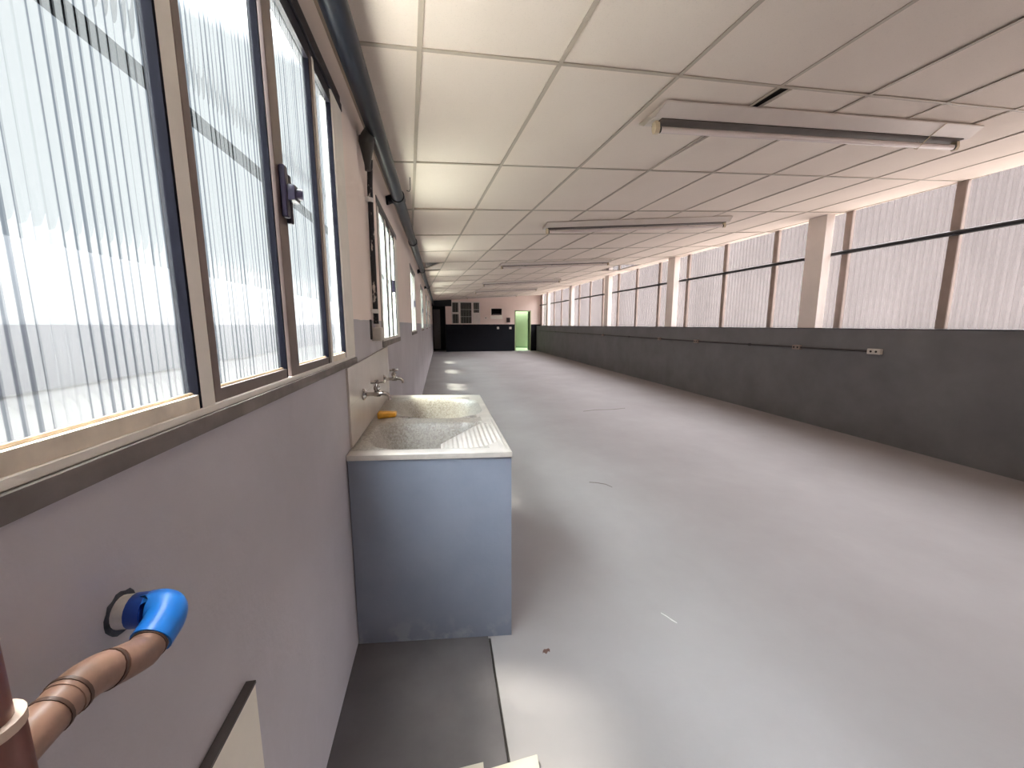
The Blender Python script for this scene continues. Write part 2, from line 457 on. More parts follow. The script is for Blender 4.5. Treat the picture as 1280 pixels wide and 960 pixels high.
# alcove left of the far wall
bm = B()
box(bm, .30, .42, YF+.14, 22.9, -.05, 3.3); box(bm, XL-.07, .42, 22.9, 23.02, -.05, 3.3)
al = obj('wall_alcove', bm, M['alcove'])
tag(al, 'dark alcove walls left of the far end wall', 'wall', kind='structure')
bm = B(); box(bm, XL, .62, YF-.02, YF+.2, 2.38, 3.0)
tag(obj('trim_1', bm, M['alcove']), 'dark beam across the top of the far alcove', 'beam', kind='structure')
d1 = thing('door_1', 'dull grey door at the back of the dark far alcove', 'door', (-.2, 22.85, 0), kind='structure')
bm = B(); bbox(bm, -.36, .02, 22.83, 22.87, .06, 2.28, .005)
obj('door_leaf', bm, M['alcove_door'], d1)
bm = B(); box(bm, -.40, -.36, 22.80, 22.90, 0, 2.33); box(bm, .02, .06, 22.80, 22.90, 0, 2.33); box(bm, -.36, .02, 22.80, 22.90, 2.28, 2.33)
obj('door_frame', bm, M['alcove'], d1)
bm = B(); tube(bm, [(-.02, 22.83, 1.05), (-.02, 22.78, 1.05), (-.10, 22.78, 1.05)], .010, 8)
obj('handle', bm, M['steel_grey'], d1, 40)

# green doorway and room behind
d2 = thing('door_2', 'bright green lit doorway at the right of the far wall', 'door', (4.45, 21.25, 0), kind='structure')
bm = B()
box(bm, DX0, DX0+.05, YF-.015, YF+.155, 0, DZ1); box(bm, DX1-.05, DX1, YF-.015, YF+.155, 0, DZ1); box(bm, DX0, DX1, YF-.015, YF+.155, DZ1-.05, DZ1)
obj('door_frame', bm, M['green_frame'], d2)
bm = B(); bbox(bm, DX1-.09, DX1-.05, YF+.15, YF+.40, .02, DZ1-.05, .004)
obj('door_leaf', bm, M['green_dark'], d2)
bm = B()
quad(bm, [(3.5, 25.17, 0), (6.4, 22.9, 0), (6.4, 22.9, 3), (3.5, 25.17, 3)]); quad(bm, [(3.5, 21.36, 0), (3.5, 25.17, 0), (3.5, 25.17, 3), (3.5, 21.36, 3)])
quad(bm, [(3.5, 21.36, 2.6), (6.4, 21.36, 2.6), (6.4, 22.3, 2.6), (3.5, 24.4, 2.6)])  # unseen part roof, added to cut the sky light in the green room
gr_ = obj('wall_green', bm, M['green']); tag(gr_, 'green wall seen through the far doorway', 'wall', kind='structure')
bm = B()
quad(bm, [(3.5, 25.16, 0), (6.4, 22.89, 0), (6.4, 22.89, .10), (3.5, 25.16, .10)])
obj('skirting', bm, M['green_dark'], gr_)
bm = B(); quad(bm, [(3.5, 21.34, .002), (6.4, 21.34, .002), (6.4, 22.95, .002), (3.5, 25.22, .002)])
obj('green_floor', bm, M['green'], gr_)

# barred window in the far wall
g = thing('window_7', 'barred window with pale frames at the left of the far wall', 'window', (1.36, YF, 1.46), kind='structure')
bm = B(); x0, x1, z0, z1 = GR
for a, b, c, d in ((x0, x0+.05, z0, z1), (x1-.05, x1, z0, z1), (x0, x1, z0, z0+.04), (x0, x1, z1-.05, z1), (.97, 1.09, z0, z1), (1.66, 1.78, z0, z1), (x0, .97, 1.98, 2.08)):
    box(bm, a, b, YF+.01, YF+.06, c, d)
obj('window_frame', bm, M['grille'], g)
bm = B(); box(bm, 1.78, 2.07, YF+.02, YF+.05, z0+.04, 2.06)
obj('lower_panel', bm, M['grille'], g)
bm = B()
for x in [.68+.075*k for k in range(4)] + [1.84+.065*k for k in range(4)]: tube(bm, [(x, YF+.045, z0+.03), (x, YF+.045, z1-.03)], .008, 6)
obj('side_bars', bm, M['grille_thin'], g)
bm = B()
for x in [1.15+.085*k for k in range(6)]: tube(bm, [(x, YF+.035, z0+.03), (x, YF+.035, z1-.03)], .010, 6)
for z in (1.85, 2.22): box(bm, 1.09, 1.66, YF+.028, YF+.04, z-.012, z+.012)
for z in (2.22,): box(bm, 1.78, 2.08, YF+.028, YF+.04, z-.02, z+.02)
obj('middle_bars', bm, M['grille_thin'], g)
bm = B()
for a in ((.45, 2.3, 22.3, 22.32, 1.2, 3.0), (.45, .47, YF+.15, 22.3, 1.2, 3), (2.28, 2.3, YF+.15, 22.3, 1.2, 3), (.45, 2.3, YF+.15, 22.3, 2.98, 3.0), (.45, 2.3, YF+.15, 22.3, 1.2, 1.22)): box(bm, *a)
obj('room_behind', bm, M['dark_room'], g)

# hole for an air conditioner
h = thing('wall_hole', 'dark rectangular opening in far wall with patched white plaster below', 'opening', (3.01, YF, 1.94), kind='structure')
bm = B()
for a in ((AC[0]-.01, AC[1]+.01, YF+.14, YF+.5, AC[2]-.02, AC[2]), (AC[0]-.01, AC[1]+.01, YF+.14, YF+.5, AC[3], AC[3]+.02), (AC[0]-.02, AC[0], YF+.14, YF+.5, AC[2], AC[3]), (AC[1], AC[1]+.02, YF+.14, YF+.5, AC[2], AC[3]), (AC[0]-.02, AC[1]+.02, YF+.5, YF+.52, AC[2]-.02, AC[3]+.02)): box(bm, *a)
obj('recess_box', bm, M['dark_room'], h)
bm = B(); box(bm, AC[0]+.1, AC[1]-.02, YF+.02, YF+.06, AC[2], AC[2]+.07)
obj('inner_sill', bm, M['steel_grey'], h)
bm = B(); prism(bm, [(0, 0)]*0 or [(2.68, 0), (3.33, 0), (3.33, .2), (3.18, .21), (3.10, .17), (2.95, .2), (2.80, .15), (2.68, .19)], 0, .012)
bmesh.ops.rotate(bm, verts=bm.verts, cent=(0, 0, 0), matrix=Matrix.Rotation(PI/2, 3, 'X'))
bmesh.ops.translate(bm, verts=bm.verts, vec=(0, YF-.001, 1.73))
obj('plaster_patch', bm, M['patch_white'], h)
bm = B()
for a in ((AC[0]-.04, AC[0], AC[2], AC[3]+.04), (AC[1], AC[1]+.03, AC[2], AC[3]+.04), (AC[0], AC[1], AC[3], AC[3]+.04)): box(bm, a[0], a[1], YF-.008, YF, a[2], a[3])
obj('opening_trim', bm, M['pillar'], h)

bm = B(); bbox(bm, 3.545, 3.735, YF-.08, YF, 1.55, 1.80, .008)
tag(obj('breaker_box', bm, M['black_box']), 'small dark box on far wall beside the green doorway', 'box')
def outlet(x, z, label, m):
    o = thing('wall_outlet', label, 'outlet', (x, YF, z), kind='thing')
    bm = B(); bbox(bm, x-.06, x+.06, YF-.025, YF, z-.06, z+.06, .006); cv = obj('cover', bm, m, o)
    for dx in (-.02, .02):
        bm = B(); tube(bm, [(x+dx, YF-.024, z), (x+dx, YF-.028, z)], .008, 8); obj('socket', bm, M['dark'], cv)
outlet(3.08, 1.25, 'white outlet on dark dado below the rectangular wall opening', M['white'])
outlet(3.76, 1.25, 'white outlet on dark dado next to the green doorway', M['white'])
o = thing('switch_plate', 'small switch plate on far wall between barred window and opening', 'switch', (2.42, YF, 1.78))
bm = B(); bbox(bm, 2.33, 2.51, YF-.012, YF, 1.74, 1.82, .004); obj('plate', bm, M['pillar'], o)
bm = B(); box(bm, 2.38, 2.46, YF-.018, YF-.011, 1.765, 1.80); obj('rocker', bm, M['black_box'], o)

# ------------------------------------------------------------------ ceiling: tee grid and lay-in tiles
ROT, OX, OY, PXX, PYY = .076, .088, 1.860, .625, 1.193
CR, SR = math.cos(ROT), math.sin(ROT)
def guv(i, j):
    u, v = OX+PXX*i, OY+PYY*j
    return (u*CR - v*SR, u*SR + v*CR)
RECT = (XL-.005, XS-.03, YB, 21.21)
def clip(poly, rect):
    x0, x1, y0, y1 = rect
    for ax, s, lim in ((0, 1, x0), (0, -1, x1), (1, 1, y0), (1, -1, y1)):
        out = []
        for k in range(len(poly)):
            p, q = poly[k], poly[(k+1) % len(poly)]
            dp, dq = s*(p[ax]-lim), s*(q[ax]-lim)
            if dp >= 0: out.append(p)
            if dp*dq < 0:
                t = dp/(dp-dq); out.append((p[0]+(q[0]-p[0])*t, p[1]+(q[1]-p[1])*t))
        poly = out
        if len(poly) < 3: return []
    return poly
def poly_area(p): return abs(sum(p[k][0]*p[(k+1) % len(p)][1]-p[(k+1) % len(p)][0]*p[k][1] for k in range(len(p))))/2
MISSING = set()
tiles = B(); TILES_BY = {}
for i in range(-3, 12):
    for j in range(-5, 18):
        gx = .012
        pts = []
        for di, dj, su, sv in ((0, 0, 1, 1), (1, 0, -1, 1), (1, 1, -1, -1), (0, 1, 1, -1)):
            u, v = OX+PXX*(i+di)+su*.004, OY+PYY*(j+dj)+sv*.004
            if (i, j) == (3, 0) and di == 0 and dj == 0: u += .10          # one tile has slipped sideways
            pts.append((u*CR-v*SR, u*SR+v*CR))
        c = clip(pts, RECT)
        if len(c) < 3 or poly_area(c) < .004: continue
        cx = sum(p[0] for p in c)/len(c); cy = sum(p[1] for p in c)/len(c)
        if (i, j) in {(0, 5)} and cx < .3: MISSING.add((i, j)); continue
        if i >= 6 and 9.7 < cy < 11.0 and cx > 4.35 and (i, j) not in MISSING and cx < 5.3 and not [m for m in MISSING if m[0] >= 6]:
            MISSING.add((i, j)); continue
        dz = random.uniform(0, .004); tx = random.uniform(-.006, .006); ty = random.uniform(-.003, .003)
        bot = [tiles.verts.new((x, y, ceil_z(x, y)+.004+dz+max(-.003, tx*(x-cx)+ty*(y-cy)))) for x, y in c]
        top = [tiles.verts.new((v.co.x, v.co.y, v.co.z+.016)) for v in bot]
        if (i, j) == (0, 1):                                   # one tile is lifted at a corner
            for v_ in bot + top: v_.co.z += .05*max(0, (v_.co.y-4.0))*max(0, .5-v_.co.x)
        tiles.faces.new(bot); tiles.faces.new(top[::-1])
        for k in range(len(c)): tiles.faces.new((bot[k], top[k], top[(k+1) % len(c)], bot[(k+1) % len(c)]))
ce = obj('ceiling', tiles, M['tile'])
tag(ce, 'suspended ceiling of cream rectangular tiles, sloping up to the right', 'ceiling', kind='structure')
bars = B()
def tbar(p, q, w):
    # split a long bar so it follows the ceiling plane, clipped to the room
    d = Vector((q[0]-p[0], q[1]-p[1], 0)); n = Vector((-d.y, d.x, 0)).normalized()*w/2
    quad_ = [(p[0]+n.x, p[1]+n.y), (q[0]+n.x, q[1]+n.y), (q[0]-n.x, q[1]-n.y), (p[0]-n.x, p[1]-n.y)]
    c = clip(quad_, RECT)
    if len(c) < 3: return
    b = [bars.verts.new((x, y, ceil_z(x, y)-.001)) for x, y in c]; t = [bars.verts.new((x, y, ceil_z(x, y)+.0035)) for x, y in c]
    bars.faces.new(b); bars.faces.new(t[::-1])
    for k in range(len(c)): bars.faces.new((b[k], t[k], t[(k+1) % len(c)], b[(k+1) % len(c)]))
for i in range(-3, 13): tbar(guv(i, -5), guv(i, 18), .021)
for j in range(-5, 19): tbar(guv(-3, j), guv(12, j), .020)
obj('tee_grid', bars, M['tbar'], ce)
# perimeter angle along both long edges
bm = B()
for xa, xb in ((XL, XL+.022),):
    for ya, yb in ((YB, 21.2),):
        v = [(xa, ya), (xb, ya), (xb, yb), (xa, yb)]
        b = [bm.verts.new((x, y, ceil_z(x, y)-.003)) for x, y in v]; t = [bm.verts.new((x, y, ceil_z(x, y)+.003)) for x, y in v]
        bm.faces.new(b); bm.faces.new(t[::-1])
        for k in range(4): bm.faces.new((b[k], t[k], t[(k+1) % 4], b[(k+1) % 4]))
obj('edge_angle', bm, M['tbar'], ce)
# fallen tile hanging in the opening near the black pipe
def tilted_tile(name, pts, label):
    bm = B(); top = [Vector(p) for p in pts]
    nrm = (top[1]-top[0]).cross(top[2]-top[0]).normalized()*.015
    a = [bm.verts.new(p) for p in top]; b = [bm.verts.new(p+nrm) for p in top]
    bm.faces.new(a); bm.faces.new(b[::-1]); n = len(a)
    for k in range(n): bm.faces.new((a[k], b[k], b[(k+1) % n], a[(k+1) % n]))
    tag(obj(name, bm, M['tile']), label, 'ceiling tile')
tilted_tile('fallen_ceiling_tile', [(.05, 8.00, 2.604), (.10, 7.98, 2.608), (.04, 8.9, 2.612), (-.36, 8.95, 2.592)], 'sagging torn ceiling tile beside the dark gap near the black pipe')
# roof deck closing the void
bm = B(); box(bm, XL-.08, 5.62, YB-.2, 21.3, 3.40, 3.46)
box(bm, XL-.08, .62, 21.3, 23.1, 3.40, 3.46)
tag(obj('roof', bm, M['void']), 'dark roof deck above the ceiling void', 'roof', kind='structure')

# ------------------------------------------------------------------ right side: pillars, mullions, translucent sheets
PIL = [(1.21, 1.49), (4.78, 5.06), (8.35, 8.62), (11.92, 12.20), (15.49, 15.77), (19.06, 19.34)]
ords = ['outside', 'second', 'third', 'fourth', 'fifth', 'sixth']
for k, (a, b) in enumerate(PIL):
    bm = B(); bbox(bm, XR+.03, 5.38, a, b, PZ, 3.3, .006, 2)
    lab = ['off white square pillar beside the near end of the parapet', 'broad off white pillar standing nearest on the parapet',
           'off white pillar second along the parapet, under the torn ceiling edge', 'off white pillar third along the parapet',
           'slim looking pillar fourth along the parapet', 'farthest pillar on the parapet, near the green doorway'][k]
    tag(obj('pillar', bm, M['pillar']), lab, 'pillar', 'pillars on the right parapet', 'structure')

def corrugated(y0, y1, z0, z1, pitch=.076, amp=.009):
    bm = B(); n = max(2, int((y1-y0)/pitch*8)); cols = []
    for k in range(n+1):
        y = y0+(y1-y0)*k/n; ph = (y/pitch) % 1
        x = XS + amp*max(-1, min(1, 1.6*math.sin(2*PI*ph)))
        cols.append((bm.verts.new((x, y, z0)), bm.verts.new((x, y, z1))))
    for p, q in zip(cols, cols[1:]): bm.faces.new((p[0], q[0], q[1], p[1]))
    return bm
edges = [YB] + [ (a+b)/2 for a, b in PIL] + [21.2]
MULS = [3.42+1.163*k for k in range(-4, 16)]
blab = ['translucent corrugated glazing at the near end, outside the view', 'translucent corrugated glazing in the bay nearest the viewer',
        'translucent corrugated glazing between first and second visible pillars', 'translucent corrugated glazing between second and third visible pillars',
        'translucent corrugated glazing between third and fourth visible pillars', 'translucent corrugated glazing between fourth and fifth visible pillars',
        'translucent corrugated glazing between the last pillar and far wall']
for k, (a, b) in enumerate(zip(edges, edges[1:])):
    w = thing('window_%d' % (8+k), blab[k], 'window', (XS, (a+b)/2, PZ), 'translucent glazing bays', 'structure')
    ms = [m_ for m_ in MULS if a < m_ < b]
    cuts = [a] + ms + [b]
    for c, d in zip(cuts, cuts[1:]):
        s = obj('sheet', corrugated(c, d, PZ-.01, 3.39), M['sheet'], w, 60)
    for m_ in ms:
        bm = B(); bbox(bm, 5.435, 5.48, m_, m_+.095, PZ, 3.39, .004, 1)
        box(bm, 5.431, 5.436, m_+.004, m_+.050, PZ, 3.39)
        obj('mullion', bm, M['mullion'], w)
bm = B(); tube(bm, [(5.407, YB, 2.36), (5.407, 8, 2.405), (5.407, 21.19, 2.47)], .027, 10)
tag(obj('tie_pipe', bm, M['bar'], None, 40), 'long thin black pipe running behind the pillars across the glazing', 'pipe')
bm = B(); box(bm, 5.44, 5.49, 20.95, 21.2, PZ, 3.39)
tag(obj('trim_2', bm, M['mullion']), 'narrow brown post where the glazing meets the far wall', 'post', kind='structure')

# ------------------------------------------------------------------ left windows
def pane_bm(y0, y1, z0, z1, x, pitch=.0155, amp=.0022, th=.004):
    bm = B(); n = max(2, round((y1-y0)/pitch)); N = n*10
    cols = []
    amps = [amp*random.uniform(.88, 1.10) for _ in range(n+1)]
    for k in range(N+1):
        y = y0+(y1-y0)*k/N
        xx = x + amps[min(n, k//10)]*(abs(math.sin(PI*n*k/N)))
        cols.append((bm.verts.new((xx, y, z0)), bm.verts.new((xx, y, z1)), bm.verts.new((x-th, y, z0)), bm.verts.new((x-th, y, z1))))
    for p, q in zip(cols, cols[1:]):
        bm.faces.new((p[0], q[0], q[1], p[1])); bm.faces.new((p[2], p[3], q[3], q[2])).material_index = 1
        bm.faces.new((p[0], p[2], q[2], q[0])); bm.faces.new((p[1], q[1], q[3], p[3]))
    for c in (cols[0], cols[-1]): bm.faces.new((c[0], c[1], c[3], c[2]))
    return bm

def sash(w, g0, g1, z0, z1, sL, sR, m_stile, m_rail, xo=0, rail=.024, top=.03, far=False):
    """glass g0..g1; stile widths sL (near side) and sR (far side)"""
    xf = XL+.001+xo
    bm = B()
    if sL > 0: bbox(bm, xf-.022, xf, g0-sL, g0, z0, z1, .0015, 1)
    if sR > 0: bbox(bm, xf-.022, xf, g1+.012, g1+.012+sR, z0, z1, .0015, 1)
    s = obj('sash', bm, m_stile, w)
    bm = B()
    box(bm, xf-.020, xf-.001, g0, g1+.012, z0, z0+rail)
    obj('rail', bm, m_rail, s)
    bm = B(); box(bm, xf-.020, xf-.001, g0, g1+.012, z1-top, z1)
    obj('top_rail', bm, M['dark_alu'], s)
    if far:
        obj('pane', pane_bm(g0, g1+.010, z0+rail, z1-top, xf-.006, .02, .0004), None, s, 30, [M['glass_far'], M['glass_back']])
        bm = B(); box(bm, xf-.009, xf-.0005, g1+.0085, g1+.0125, z0, z1-top); obj('gasket', bm, M['rubber'], s)
        return s
    obj('pane', pane_bm(g0, g1+.010, z0+rail, z1-top, xf-.016), None, s, 30, [M['glass'], M['glass_back']])
    bm = B()
    box(bm, xf-.021, xf-.0005, g1+.006, g1+.0125, z0, z1-top)
    obj('gasket', bm, M['rubber'], s)
    bm = B(); tube(bm, [(xf-.012, g0, z0+rail+.001), (xf-.012, g1+.006, z0+rail+.001)], .0035, 6)
    obj('putty_bead', bm, M['dirt_bead'], s)
    return s

# near window: four panes
w1 = thing('window_1', 'large near window with four ribbed panes above the grey dado', 'window', (XL, 1.0, 1.26), 'left wall windows', 'structure')
Z0, Z1 = 1.280, 2.31
a = sash(w1, .34, .722, Z0, Z1, .035, .040, M['alu'], M['rail'])
a0 = sash(w1, .02, .29, Z0, Z1, .015, .003, M['alu'], M['rail'])
b_ = sash(w1, .803, 1.118, Z0, Z1, .022, .0, M['brown_alu'], M['brown_alu'], -.003)
c_ = sash(w1, 1.212, 1.512, Z0, Z1, .060, .030, M['brown_alu'], M['brown_alu'], -.001)
d_ = sash(w1, 1.577, 1.772, Z0, Z1, .018, .0, M['alu'], M['rail'])
bm = B()
bbox(bm, XL-.04, XL+.004, 1.786, 1.955, 1.280, 2.352, .003, 1)
obj('jamb', bm, M['alu'], w1)
bm = B()
for za, zb, xa in ((2.305, 2.332, -.002), (2.332, 2.362, .006), (2.362, 2.395, .001)): bbox(bm, XL-.05, XL+xa, .0, 1.96, za, zb, .002, 1)
obj('head_rail', bm, M['dark_alu'], w1)
bm = B(); bbox(bm, XL-.05, XL+.003, .0, 1.955, 1.268, 1.281, .0015, 1)
obj('bottom_track', bm, M['alu'], w1)
bm = B()
bbox(bm, XL+.001, XL+.016, 1.168, 1.192, 1.70, 1.83, .003, 1)
bbox(bm, XL+.001, XL+.016, 1.200, 1.216, 1.69, 1.815, .003, 1)
bbox(bm, XL+.004, XL+.034, 1.178, 1.222, 1.745, 1.785, .006, 2)
tube(bm, [(XL+.03, 1.200, 1.765), (XL+.045, 1.205, 1.765)], .014, 10)
obj('latch', bm, M['latch'], w1, 40)
bm = B(); bbox(bm, XL-.02, XL+.009, .0, 1.965, 1.240, 1.268, .004, 2)
obj('window_sill', bm, M['sill'], w1, 40)

wl_labels = ['second window along the left wall, right after the thin peeling riser pipe', 'third window along the left wall, past the laundry sink',
             'fourth window along the left wall', 'fifth window along the left wall, by the bright floor patches', 'farthest window on the left wall, near the alcove']
for k, (y0, y1, z0, z1) in enumerate(WINS[1:]):
    w = thing('window_%d' % (k+2), wl_labels[k], 'window', (XL, (y0+y1)/2, z0), 'left wall windows', 'structure')
    zz0, zz1 = z0+.012, z1-.05
    n1 = (y0+.09, y0+.42, y0+.50, y0+.78, y0+.86, y1-.16)
    sash(w, y0+.11, y0+.40, zz0, zz1, .06, .03, M['alu'], M['alu'], 0, .024, .03, True)
    sash(w, y0+.48, y0+.70, zz0, zz1, .028, .0, M['alu'], M['alu'], -.002, .024, .03, True)
    sash(w, y0+.76, y1-.20, zz0, zz1, .045, .0, M['alu'], M['alu'], -.001, .024, .03, True)
    bm = B(); bbox(bm, XL-.04, XL+.004, y1-.185, y1, zz0, zz1+.01, .003, 1)
    obj('jamb', bm, M['alu'], w)
    bm = B(); bbox(bm, XL-.04, XL+.003, y0, y0+.045, zz0, zz1+.01, .003, 1)
    obj('near_jamb', bm, M['brown_alu'], w)
    bm = B(); bbox(bm, XL-.05, XL+.005, y0, y1, zz1, z1, .003, 1)
    obj('head_rail', bm, M['dark_alu'], w)
    bm = B(); bbox(bm, XL-.05, XL+.008, y0-.01, y1+.01, z0-.028, zz0, .004, 2)
    obj('window_sill', bm, M['sill'], w, 40)
    bm = B(); bbox(bm, XL+.001, XL+.022, y0+.715, y0+.745, 1.70, 1.80, .004, 1)
    obj('latch', bm, M['latch'], w)

# ------------------------------------------------------------------ laundry sink
FLc, FRc, BRc, BLc = Vector((-.3985, 1.662)), Vector((.290, 1.590)), Vector((.290, 2.985)), Vector((-.3985, 3.095))
def tk(u, v): return (FLc*(1-u)+FRc*u)*(1-v) + (BLc*(1-u)+BRc*u)*v
TA, TB, TZ = .69, 1.41, .885
def rrect(a, b, a0, a1, b0, b1, r):
    cx, cy = (a0+a1)/2, (b0+b1)/2
    qx, qy = abs(a-cx)-(a1-a0)/2+r, abs(b-cy)-(b1-b0)/2+r
    return r - math.hypot(max(qx, 0), max(qy, 0)) - min(max(qx, qy), 0)
def sst(x): x = max(0, min(1, x)); return x*x*(3-2*x)
def in_board(a, b):
    if a < .385 or a > .662 or b < .035: return False
    return b < .25 + (a-.385)*(.35/.277)
def sink_h(a, b):
    h = 0
    d1 = rrect(a, b, .045, .665, .06, .60, .17)
    if d1 > 0: h = -.235*sst(d1/.13)
    d2 = rrect(a, b, .085, .665, .655, 1.30, .22)
    if d2 > 0: h = min(h, -.20*sst(d2/.20))
    # ridge between the two bowls lies a little below the rim
    if .56 < b < .69 and .10 < a < .64: h = min(h, -.012*sst((a-.10)/.1)*sst((.64-a)/.06))
    return h
sink = thing('laundry_sink', 'double basin cement laundry sink with blue grey painted front and scrubbing board', 'laundry sink', (-.05, 2.33, 0))
bm = B(); NU, NV = 138, 236; grid = []
for i in range(NU+1):
    row = []
    for j in range(NV+1):
        u, v = i/NU, j/NV; p = tk(u, v)
        edge = min(u*TA, (1-u)*TA, v*TB, (1-v)*TB)
        z = TZ + sink_h(u*TA, v*TB) - (.004*(1-edge/.008)**2 if edge < .008 else 0)
        row.append(bm.verts.new((p.x, p.y, z)))
    grid.append(row)
for i in range(NU):
    for j in range(NV):
        f = bm.faces.new((grid[i][j], grid[i+1][j], grid[i+1][j+1], grid[i][j+1]))
        a, b = (i+.5)/NU*TA, (j+.5)/NV*TB
        if sink_h(a, b) > -.003 and (a > .60 or b < .055 or b > 1.31): f.material_index = 1
# skirt
def skirt(vs):
    low = [bm.verts.new((v.co.x, v.co.y, TZ-.026)) for v in vs]
    for k in range(len(vs)-1):
        f = bm.faces.new((vs[k], low[k], low[k+1], vs[k+1])); f.material_index = 1
skirt([grid[i][0] for i in range(NU+1)]); skirt([grid[NU][j] for j in range(NV+1)])
skirt([grid[i][NV] for i in range(NU, -1, -1)]); skirt([grid[0][j] for j in range(NV, -1, -1)])
obj('basin', bm, None, sink, 35, [M['terrazzo'], M['rim_white']])
# ribbed scrubbing board bridging the front bowl
bm = B(); NA, NB_ = 110, 30; g2 = []
for i in range(NA+1):
    row = []
    for j in range(NB_+1):
        a = .388+(.684-.388)*i/NA; b1 = .25+(a-.388)*(.37/.296); b = .030+(b1-.030)*j/NB_
        p = tk(a/TA, b/TB); ed = min(j, NB_-j)/2.0
        rib =   .0030*math.sin((a-.388)*2*PI/.0228)*min(1, ed)
        row.append(bm.verts.new((p.x, p.y, TZ+.0015-.040*((.684-a)/.296)**1.2+rib)))
    g2.append(row)
for i in range(NA):
    for j in range(NB_): bm.faces.new((g2[i][j], g2[i+1][j], g2[i+1][j+1], g2[i][j+1]))
loop = [g2[i][0] for i in range(NA+1)] + [g2[NA][j] for j in range(1, NB_+1)] + [g2[i][NB_] for i in range(NA-1, -1, -1)] + [g2[0][j] for j in range(NB_-1, 0, -1)]
low = [bm.verts.new((v.co.x, v.co.y, TZ-.15)) for v in loop]
for k in range(len(loop)): bm.faces.new((loop[k], low[k], low[(k+1) % len(loop)], loop[(k+1) % len(loop)]))
obj('washboard', bm, M['washboard'], sink, 40)
# drains
for k, (a, b) in enumerate(((.24, .36), (.36, 1.0))):
    p = tk(a/TA, b/TB); z = TZ+sink_h(a, b)
    bm = B(); tube(bm, [(p.x, p.y, z-.01), (p.x, p.y, z+.003)], .022, 16); obj('drain', bm, M['chrome'], sink, 40)
# painted masonry stand: four panels under the rim
bm = B(); TH = .05
def stand(ua, va, ub, vb):
    pts = [tk(ua, va), tk(ub, va), tk(ub, vb), tk(ua, vb)]
    prism(bm, [(p.x, p.y) for p in pts], 0, TZ-.025)
e = .004
stand(e, e, 1-e, .035); stand(e, .965, 1-e, 1-e); stand(e, .036, .07, .964); stand(.93, .036, 1-e, .964)
obj('stand', bm, M['tank_paint'], sink)

# tiles on the wall behind the sink
bm = B()
v = [(1.752, .887), (3.06, .887), (3.06, 1.262), (2.0, 1.240), (1.752, 1.236)]
f0 = [bm.verts.new((XL+.0095, y, z)) for y, z in v]; f1 = [bm.verts.new((XL+.0005, y, z)) for y, z in v]
bm.faces.new(f0); bm.faces.new(f1[::-1])
for k in range(len(v)): bm.faces.new((f0[k], f1[k], f1[(k+1) % len(v)], f0[(k+1) % len(v)]))
tag(obj('tile_backsplash', bm, M['backsplash']), 'cream tiled splash patch on wall above the laundry sink', 'backsplash')

# taps
def tap(y, z, L, label):
    t = thing('wall_tap', label, 'tap', (XL+.01, y, z), 'taps over the laundry sink')
    x = XL+.0095
    bm = B(); tube(bm, [(x, y, z), (x+.004, y, z), (x+.010, y, z), (x+.016, y, z)], [.030, .030, .022, .014], 20); obj('flange', bm, M['chrome'], t, 40)
    bm = B()
    tube(bm, [(x+.010, y, z)] + [(x+.05, y, z), (x+.055, y, z), (x+.085, y, z)] , [.0105, .0105, .014, .014], 14)
    obj('valve_body', bm, M['chrome'], t, 50)
    bm = B()
    tube(bm, arc((x+.08, y, z+.002), (x+.125, y, z+.008), (x+.128, y, z-.030), 8), [.011, .011, .0105, .010, .010, .010, .0095, .0095, .0105], 14)
    obj('spout', bm, M['chrome'], t, 50)
    bm = B()
    tube(bm, [(x+.068, y, z+.005), (x+.068, y, z+.018), (x+.068, y, z+.024), (x+.068, y, z+.038), (x+.068, y, z+.044), (x+.068, y, z+.056)], [.012, .012, .0165, .0165, .010, .0065], 14)
    obj('bonnet', bm, M['chrome'], t, 40)
    bm = B()
    for ang in (.35, .35+PI/2):
        dx, dy = math.cos(ang)*L, math.sin(ang)*L
        tube(bm, [(x+.068-dx, y-dy, z+.062), (x+.068-dx*.5, y-dy*.5, z+.060), (x+.068, y, z+.061), (x+.068+dx*.5, y+dy*.5, z+.060), (x+.068+dx, y+dy, z+.062)], [.0075, .0055, .008, .0055, .0075], 10)
    tube(bm, [(x+.068, y, z+.052), (x+.068, y, z+.072)], .0085, 12)
    obj('cross_handle', bm, M['chrome'], t, 50)
tap(2.05, 1.073, .030, 'chrome wall tap over the front basin of the sink')
tap(2.79, 1.050, .028, 'chrome wall tap over the rear basin of the sink')

# orange soap on the ridge
bm = B(); bbox(bm, -.052, .052, -.034, .034, 0, .032, .013, 4)
for v in bm.verts:
    v.co.x += .006*math.sin(v.co.y*60); v.co.z *= 1-.12*math.sin(v.co.x*30)
    if v.co.x > .02: v.co.y *= .8
sp = obj('soap_bar', bm, M['soap'], None, 50)
sp.location = (-.318, 2.335, TZ+.001); sp.rotation_euler = (0, 0, .25)
tag(sp, 'orange soap bar lying on the ridge between the sink basins', 'soap')

